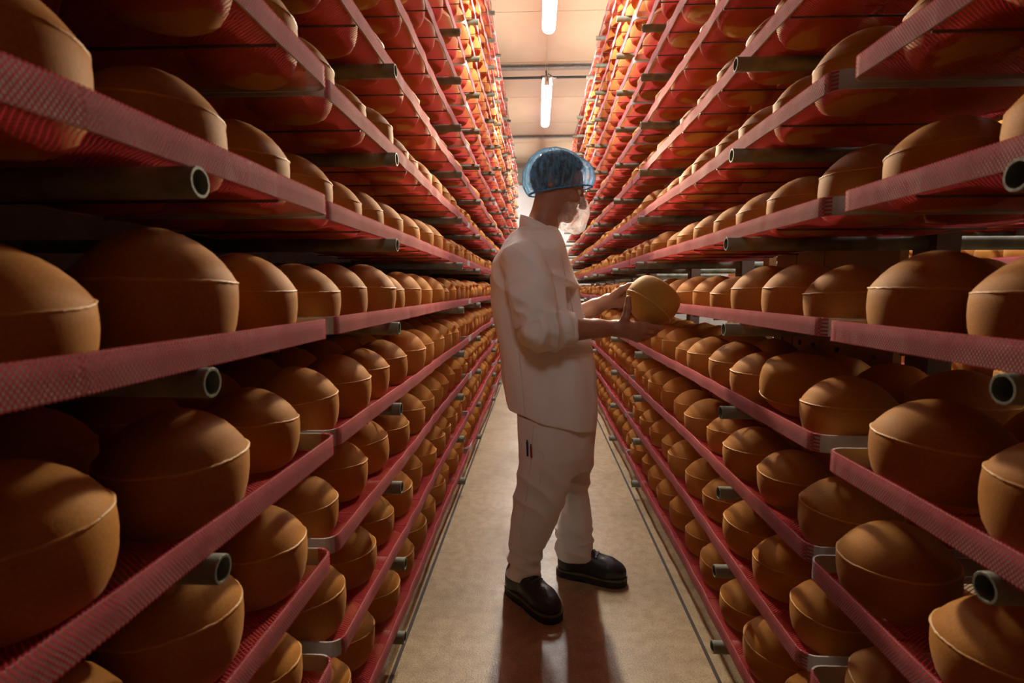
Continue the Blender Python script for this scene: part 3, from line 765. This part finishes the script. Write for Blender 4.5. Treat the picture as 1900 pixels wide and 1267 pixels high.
# eyes, brows, hair
for s in (-1, 1):
    F_ = Field(H(.07, s*.033-.02, -.05)-.03, H(.07, s*.033+.02, -.05)+np.array([.06, .03, .06]), .0016)
    F_.add(ellipsoid(H(.088, s*.033, -.031), (.0125, .0125, .0125)), .002); quadmesh('eye', *F_.mesh(), M['eye'], person)
    F_ = Field(H(.08, s*.033, -.012)-.04, H(.08, s*.033, -.012)+.04, .002)
    chain(F_, [H(.101, s*.014, -.014), H(.097, s*.034, -.008), H(.082, s*.052, -.012)], [.004, .0045, .003], .003); quadmesh('eyebrow', *F_.mesh(), M['hair'], person)
F_ = Field(HC-.15, HC+.15, .003)
F_.add(ellipsoid(HC+HU*.010, (.112, .086, .101), HR), .005)
F_.cut(halfspace(H(.052, 0, .02), HF*.75+HU*-.45), .01)
F_.cut(halfspace(H(-.03, 0, -.062), HF*.35-HU), .01)
V_, Q_ = F_.mesh(); V_ = V_+vnormals(V_, Q_)*(.003*vnoise(V_, 120))[:, None]
quadmesh('hair', V_, Q_, M['hair'], person)

# hairnet: puffed see-through cap with a gathered hem
pd = lambda dx, dz, dy=0: HC+np.array([dx, dy, dz])
F_ = Field(HC-.19, HC+.19, .003)
F_.add(ellipsoid(pd(-.010, .018), (.120, .098, .104), HR), .01)
F_.add(ellipsoid(pd(.085, .012), (.060, .070, .055), HR), .05)
F_.add(ellipsoid(pd(-.080, -.005), (.052, .070, .060), HR), .04)
V_, Q_ = F_.mesh()
hem = lambda P: P[:, 2]-HC[2]-(-.046+.13*(P[:, 0]-HC[0]))
n_ = vnormals(V_, Q_); ang = np.arctan2(V_[:, 1]-HC[1], V_[:, 0]-HC[0]); e_ = np.clip(hem(V_)/.10, 0, 1)
V_ = V_+n_*((1-e_)*(.0035*np.sin(ang*34+3*vnoise(V_, 25, 3)))+.003*vnoise(V_, 45, 4)+.0012*vnoise(V_, 130, 5))[:, None]
keep = hem(V_)[Q_].mean(1) > 0
Q_ = Q_[keep]; used = np.unique(Q_); mp_ = np.full(len(V_), -1); mp_[used] = np.arange(len(used))
net_o = quadmesh('hairnet', V_[used], mp_[Q_], M['hairnet'], person); net_o['label'] = 'blue see-through disposable hairnet'
hv = V_[used]; d_ = np.abs(hem(hv)); rim = hv[d_ < .006]; ar = np.arctan2(rim[:, 1]-HC[1], rim[:, 0]-HC[0])
pts = []
for i in range(64):
    a0 = -math.pi+2*math.pi*(i+.5)/64; m_ = np.abs((ar-a0+math.pi) % (2*math.pi)-math.pi) < .09
    if m_.any(): pts.append(rim[m_].mean(0))
pts.append(pts[0]); MB().tube(pts, .0035, 6, caps=False).build('elastic_hem', M['hairnet_hem'], net_o)

# beard mask with elastic
F_ = Field(H(.06, 0, -.09)-.13, H(.06, 0, -.09)+.13, .0028)
F_.add(ellipsoid(pd(.048, -.122), (.068, .064, .074), HR), .01)
F_.add(ellipsoid(pd(.076, -.160), (.036, .046, .048), HR), .03); F_.add(ellipsoid(pd(.098, -.108), (.024, .030, .036), HR), .03)
V_, Q_ = F_.mesh(); n_ = vnormals(V_, Q_)
V_ = V_+n_*(.006*vnoise(V_, 28, 11)-.006*np.abs(vnoise(V_*np.array([1, 1, .5]), 38, 13))+.003*vnoise(V_*np.array([1, 1, .5]), 70, 12)+.0012*vnoise(V_, 150, 14))[:, None]
lf = (V_-HC)@HF; lu = (V_-HC)@HU
keepv = (lu < -.042-.25*(lf-.10)*(lf < .10)-.0*lf) & (lf > -.006) & (lf-lu*-.35 > -.06)
Q_ = Q_[keepv[Q_].all(1)]; used = np.unique(Q_); mp_ = np.full(len(V_), -1); mp_[used] = np.arange(len(used))
mask = quadmesh('beard_mask', V_[used], mp_[Q_], M['mask'], person); mask['label'] = 'white see-through beard mask'
for s in (-1, 1):
    MB().tube([H(.012, s*.066, -.052), H(-.004, s*.076, -.030), H(-.022, s*.084, .012), H(-.036, s*.083, .0), H(-.04, s*.078, -.03)], .0015, 5).build('elastic', M['mask'], mask)

# spectacles
gl = MB(); gl.tube([H(.122, -.012, -.032), H(.126, 0, -.028), H(.122, .012, -.032)], .0014, 6)
g_ = gl.build('spectacles', M['rim'], person)
for s in (-1, 1):
    P_ = [H(.119-.018*((1-math.cos(t))*.12), s*(.034+.024*math.cos(t)), -.036+.018*math.sin(t)) for t in np.linspace(0, 2*math.pi, 25)]
    MB().tube(P_, .0013, 5, caps=False).build('lens_rim', M['rim'], g_)
    MB().tube([H(.114, s*.058, -.030), H(.06, s*.079, -.022), H(-.02, s*.084, -.002)], .0013, 5).build('temple_arm', M['rim'], g_)

# jacket
Jk = Field((-.36, 1.80, .60), (.34, 2.52, 1.56), .0042)
sec = []
for py, b_, f_, hy in ((424, 962, 1030, .075), (434, 950, 1037, .110), (448, 938, 1043, .145), (466, 928, 1049, .165), (490, 917, 1056, .168), (520, 911, 1064, .165), (560, 914, 1077, .162),
                       (600, 919, 1089, .165), (650, 926, 1098, .175), (700, 933, 1104, .185), (740, 941, 1106, .192), (765, 947, 1104, .195), (800, 954, 1101, .195)):
    x0, x1 = xat(b_, py), xat(f_, py); sec.append((zat(py), (x0+x1)/2, YP, (x1-x0)/2, hy))
Jk.add(loft(sec, 2.35), .02)
Cr = Er+(Wr-Er)*.42; Cl = El+(Wl-El)*.42
Jk.add(ellipsoid(Sr+np.array([.0, .03, -.005]), (.078, .07, .075)), .05); Jk.add(ellipsoid(Sl+np.array([0, -.03, -.005]), (.078, .07, .075)), .05)
chain(Jk, [Sr, (Sr+Er)/2+np.array([.004, -.014, 0]), Er+np.array([0, -.006, 0]), Er+(Cr-Er)*.5, Cr], [.078, .084, .078, .068, .058], .012)
chain(Jk, [Sl, (Sl+El)/2, El, El+(Cl-El)*.5, Cl], [.078, .084, .078, .068, .058], .012)
for C_, E_ in ((Cr, Er), (Cl, El)):
    d_ = (C_-E_)/np.linalg.norm(C_-E_); fn, _, _ = halfspace(C_-d_*.004, d_)
    Jk.cut((fn, C_-.075, C_+.12), .004)
ph = W(1030, 772, YP); Jk.cut((halfspace(ph, np.array([-.26, 0, -1]))[0], np.array([-1, 1, .5]), np.array([1, 3, .95])), .004)
V_, Q_ = Jk.mesh(); del Jk
V_ = relax(V_, Q_, 1, .4); n_ = vnormals(V_, Q_)
def along(P, a, b):
    ab = b-a; t = ((P-a)@ab)/(ab@ab); d = np.linalg.norm(P-a-np.clip(t, 0, 1)[:, None]*ab, axis=1); return t, d
dsp = .006*vnoise(V_, 7, 21)+.005*vnoise(V_*np.array([1, 1, .3]), 18, 22)*np.clip((1.25-V_[:, 2])/.3, .3, 1)+.001*vnoise(V_*np.array([1, 1, .6]), 40, 23)
rid = lambda x: 1-2*np.abs(np.sin(x))
for a_, b_, amp in ((Sr, Er, .007), (Er, Cr, .009), (Sl, El, .006), (El, Cl, .008)):
    t, d = along(V_, a_, b_); w_ = np.clip(1-(d-.085)/.02, 0, 1)*np.exp(-((t-.85)/.45)**2 if amp < .008 else -((t-.35)/.5)**2)
    w_ *= np.clip(1-(t-.9)/.1, 0, 1) if amp >= .008 else 1
    u_ = vnoise(V_, 9, 31)*1.6+vnoise(V_, 20, 32)*.5
    dsp += w_*amp*1.0*rid(t*(5.0 if amp < .008 else 6.0)+u_*1.3+V_[:, 2]*9)
# diagonal drag folds from the shoulder across the chest and the back
w_ = np.exp(-((V_[:, 2]-zat(520))/.10)**2); dsp += w_*.006*rid((V_[:, 2]*1.0+V_[:, 0]*.8)*21+vnoise(V_, 8, 41)*1.8)
crease = lambda P, sc, seed: 1-2*np.abs(vnoise(P, sc, seed))
warp = V_+.03*np.stack([vnoise(V_, 8, 71), vnoise(V_, 8, 72), vnoise(V_, 8, 73)], 1)
tq = np.zeros(len(V_)); nearr = np.zeros(len(V_))
for a_, b_ in ((Sr, Er), (Er, Cr), (Sl, El), (El, Cl)):
    t, d = along(V_, a_, b_); nearr = np.maximum(nearr, np.clip(1-(d-.088)/.02, 0, 1)*(t < .93)*(t > -.2))
dia = np.stack([warp[:, 0]*.55+warp[:, 2]*.75, warp[:, 1], warp[:, 2]*.35-warp[:, 0]*.6], 1)     # folds run down and forward along the sleeve
dsp += nearr*(.0060*crease(dia*np.array([1, .8, .25]), 12, 81)+.0014*crease(dia*np.array([1, .8, .3]), 30, 82))
dsp += (1-nearr)*(.0040*crease(warp*np.array([1, 1, .18]), 11, 83)+.0009*crease(warp*np.array([1, 1, .3]), 30, 84))
V_ = V_+n_*dsp[:, None]
jacket = quadmesh('jacket', V_, Q_, M['cloth'], person); jacket['label'] = 'white cotton work jacket with rolled sleeves'
# rolled cuffs
for C_, E_ in ((Cr, Er), (Cl, El)):
    d_ = (C_-E_)/np.linalg.norm(C_-E_); P_ = []
    up_ = np.cross(d_, np.array([0, 1., 0])); up_ /= np.linalg.norm(up_); sd = np.cross(d_, up_)
    prof = [(-.052, .060), (-.050, .0655), (-.03, .0645), (-.006, .062), (.002, .060), (.002, .056), (-.02, .054)]
    for i in range(40):
        a = 2*math.pi*i/40; wob_ = .0016*math.sin(3*a+1)+.001*math.sin(7*a)
        P_.append([C_+d_*(s_+wob_)+(up_*math.cos(a)+sd*math.sin(a))*(r_+wob_) for s_, r_ in prof])
    MB().quadgrid(P_, closeu=True).build('cuff', M['cloth'], jacket)
# stand collar, open at the throat
cc = W(1001, 432, YP); P_ = []
for i in range(41):
    a = math.radians(22+(360-44)*i/40); cx, sy = math.cos(a), math.sin(a)
    lean = -cx*.030; x = cx*.074; y_ = sy*.076
    base = np.array([cc[0]+x*1.05, YP+y_*1.06, cc[2]-.014+lean]); top = np.array([cc[0]+x*.94-.004, YP+y_*.94, cc[2]+.036+lean*1.15])
    o_ = np.array([cx, sy, 0])*.003
    P_.append([base+o_, (base+top)/2+o_*1.6, top+o_, top-o_, (base+top)/2-o_, base-o_])
MB().quadgrid(P_, closev=True).build('collar', M['cloth'], jacket)
for q in range(2):     # front placket edge and side seam
    L_ = [photo_hit(jacket, *p_) for p_ in (((1042, 470), (1050, 520), (1062, 570), (1072, 620)) if q == 0 else ((963, 655), (968, 700), (972, 745), (974, 768)))]
    MB().tube(L_, .0016, 5).build('seam', M['stitch'], jacket)

# trousers
T = Field((-.30, 1.86, .05), (.34, 2.46, .98), .0042)
def legsec(rows, cys, hys):
    out = []
    for (py, b_, f_), cyv, hy in zip(rows, cys, hys):
        x0, x1 = xat(b_, py, cyv), xat(f_, py, cyv); out.append((W(1000, py, cyv)[2], (x0+x1)/2, cyv, (x1-x0)/2, hy))
    return out
T.add(loft([(zat(py), (xat(b_, py)+xat(f_, py))/2, YP, (xat(f_, py)-xat(b_, py))/2, hy) for py, b_, f_, hy in ((690, 955, 1090, .155), (770, 966, 1098, .165), (830, 967, 1099, .16), (862, 970, 1095, .13))], 2.3), .03)
T.add(loft(legsec([(770, 964, 1064), (845, 966, 1064), (903, 956, 1056), (967, 947, 1031), (1012, 942, 1008), (1040, 944, 1004), (1064, 940, 1005)], [2.065, 2.06, 2.06, 2.065, 2.075, 2.083, 2.088], [.095, .098, .095, .085, .077, .072, .070]), 2.2), .04)
T.add(loft(legsec([(770, 1030, 1101), (855, 1034, 1097), (905, 1042, 1089), (942, 1044, 1096), (981, 1032, 1100), (1003, 1034, 1095), (1026, 1034, 1099)], [2.235, 2.245, 2.25, 2.255, 2.258, 2.26, 2.262], [.09, .09, .085, .08, .076, .074, .072]), 2.2), .04)
V_, Q_ = T.mesh(); del T
V_ = relax(V_, Q_, 1, .4); n_ = vnormals(V_, Q_)
dsp = .006*vnoise(V_*np.array([1, 1, .45]), 8, 51)+.0035*vnoise(V_*np.array([1, 1, .35]), 24, 52)
low = np.clip((.36-V_[:, 2])/.16, 0, 1); dsp += np.clip((.27-V_[:, 2])/.12, 0, 1)*.0065*rid(V_[:, 2]*34+vnoise(V_, 7, 53)*2.4+V_[:, 0]*16)
warp = V_+.03*np.stack([vnoise(V_, 8, 71), vnoise(V_, 8, 72), vnoise(V_, 8, 73)], 1)
dsp += .005*(1-2*np.abs(vnoise(warp*np.array([1, 1, .25]), 13, 91)))+np.clip((.34-V_[:, 2])/.15, 0, 1)*.007*(1-2*np.abs(vnoise(warp*np.array([.5, .5, 1]), 20, 92)))
kne = np.exp(-((V_[:, 2]-.47)/.10)**2); dsp += kne*.005*rid((V_[:, 2]+V_[:, 0]*.6)*32+vnoise(V_, 8, 54)*2)
V_ = V_+n_*dsp[:, None]
trou = quadmesh('trousers', V_, Q_, M['trouser'], person); trou['label'] = 'white cotton work trousers with side pocket'
for L_ in ([(968, 834), (985, 835), (1004, 838), (1008, 845)], [(1008, 845), (1004, 880), (998, 920)], [(990, 790), (985, 860), (975, 930), (966, 1000)]):
    MB().tube([photo_hit(trou, *p_) for p_ in L_], .0015, 5).build('seam', M['stitch'], trou)

# boots
def boot(heel, ang, label):
    e = empty('boot', (heel[0], heel[1], 0), ang); e.parent = person; e['label'] = label; e.scale = (1.04, 1.04, 1.04)
    def outline(x):   # half widths
        return np.interp(x, [0, .02, .07, .13, .19, .235, .265, .285, .292], [.022, .037, .042, .040, .048, .050, .042, .024, .0])
    def slab(z0, z1, grow, name, mat, heelcut=False):
        xs_ = np.concatenate([np.linspace(0, .26, 24), np.linspace(.268, .292, 8)]); top = []
        for s in (1, -1):
            for x in (xs_ if s == 1 else xs_[::-1]): top.append((x*(1+grow*2)-grow*.2, s*(outline(x)+grow)-.004*math.sin(x*9), 0))
        m = MB(); m.quadgrid([[(x, y_, z0 if not heelcut or x < .085 or x > .13 else z0+.008) for x, y_, _ in top], [(x, y_, z1) for x, y_, _ in top]], closev=True, smooth=False)
        m.face([(x, y_, z1) for x, y_, _ in top]); m.face([(x, y_, z0) for x, y_, _ in top][::-1]); return m.build(name, mat, e)
    slab(.001, .028, .003, 'sole', M['rubber'], True); slab(.0282, .034, .005, 'welt', M['welt'])
    F_ = Field((-.03, -.075, .02), (.33, .075, .16), .0028)
    F_.add(ellipsoid((.225, -.004, .050), (.066, .047, .046)), .01)
    chain(F_, [(.205, -.004, .060), (.15, -.002, .074), (.10, 0, .098), (.072, 0, .118)], [.040, .038, .037, .037], .03)
    chain(F_, [(.046, 0, .046), (.050, 0, .080), (.062, 0, .125)], [.043, .041, .038], .03)
    F_.add(capsule((.06, 0, .05), (.2, -.004, .048), .036, .040), .03)
    F_.cut((lambda X, Y, Z: Z-.034+0*X+0*Y, np.array([-.03, -.08, .0]), np.array([.33, .08, .034])), .003)
    V_, Q_ = F_.mesh(); n_ = vnormals(V_, Q_); V_ = V_+n_*(.0014*vnoise(V_, 40, 61)*(V_[:, 0] > .1))[:, None]
    up = quadmesh('upper', V_, Q_, M['leather'], e)
    bv = BVHTree.FromPolygons([Vector(v) for v in V_], [tuple(q) for q in Q_.tolist()])
    def top(x, y_):
        h = bv.ray_cast(Vector((x, y_, .3)), Vector((0, 0, -1))); return np.array(h[0])+np.array([0, 0, .002]) if h[0] is not None else np.array([x, y_, .1])
    for i, x in enumerate((.118, .135, .152, .169)):
        MB().tube([top(x, -.026), top(x+.004, -.010), top(x+.004, .008), top(x, .024)], .0026, 6).build('lace', M['lace'], e)
        for y_ in (-.028, .026): MB().tube([top(x, y_)-np.array([0, 0, .001]), top(x, y_)+np.array([0, 0, .0015])], .0036, 8).build('eyelet', M['bolt'], e)
    for s in (-1, 1): MB().tube([top(.118, 0)+np.array([0, 0, .002]), top(.112, s*.014)+np.array([0, 0, .014]), top(.128, s*.026)+np.array([0, 0, .008]), top(.118, 0)+np.array([0, 0, .003])], .0022, 6).build('lace_bow', M['lace'], e)
    return e
boot((-.108, 2.141), math.radians(-49), 'black leather lace-up safety boot pointing towards the camera')
boot((.100, 2.281), math.radians(-17), 'black leather lace-up safety boot pointing right')

# pens in the trouser pocket
for px, py0, py1, mt, lab in ((978, 819, 846, 'penblue', 'dark blue pen clipped in the trouser pocket'), (985, 827, 848, 'penred', 'red pen clipped in the trouser pocket')):
    a = photo_hit(trou, px, py0)+np.array([0, -.006, 0]); b_ = photo_hit(trou, px+1, py1)+np.array([0, -.005, 0]); b_[1] = max(b_[1], a[1]-.002)
    e = empty('pen', a); tag(e, lab, 'pen')
    d_ = b_-a; MB().tube([(0, 0, 0), d_*.45, d_], [.0042, .0045, .004], 10).build('barrel', M[mt], e)
    MB().tube([(0, 0, 0), -d_/np.linalg.norm(d_)*.008], .0025, 8).build('push_button', M['bolt'], e)
    MB().box(-.0012, .0012, -.0075, -.0062, d_[2]*.7, -.002).build('clip', M['bolt'], e)

# the cheese in his hands
ax = np.array([-.60, -.12, -.78]); ax /= np.linalg.norm(ax)
held = link('cheese_wheel', lathe(cheese_profile(), 56, 'cheese_golden', M['cheese_gold'], 2, .028)); tag(held, "golden cheese wheel tilted between the worker's bare hands", 'cheese')
q = Vector((0, 0, 1)).rotation_difference(Vector(ax)); held.rotation_mode = 'QUATERNION'; held.rotation_quaternion = q
hs = .97; held.scale = (hs, hs, hs); held.location = tuple(CHC-ax*.084*hs)
link('rind_seam', SEAM[2], held)
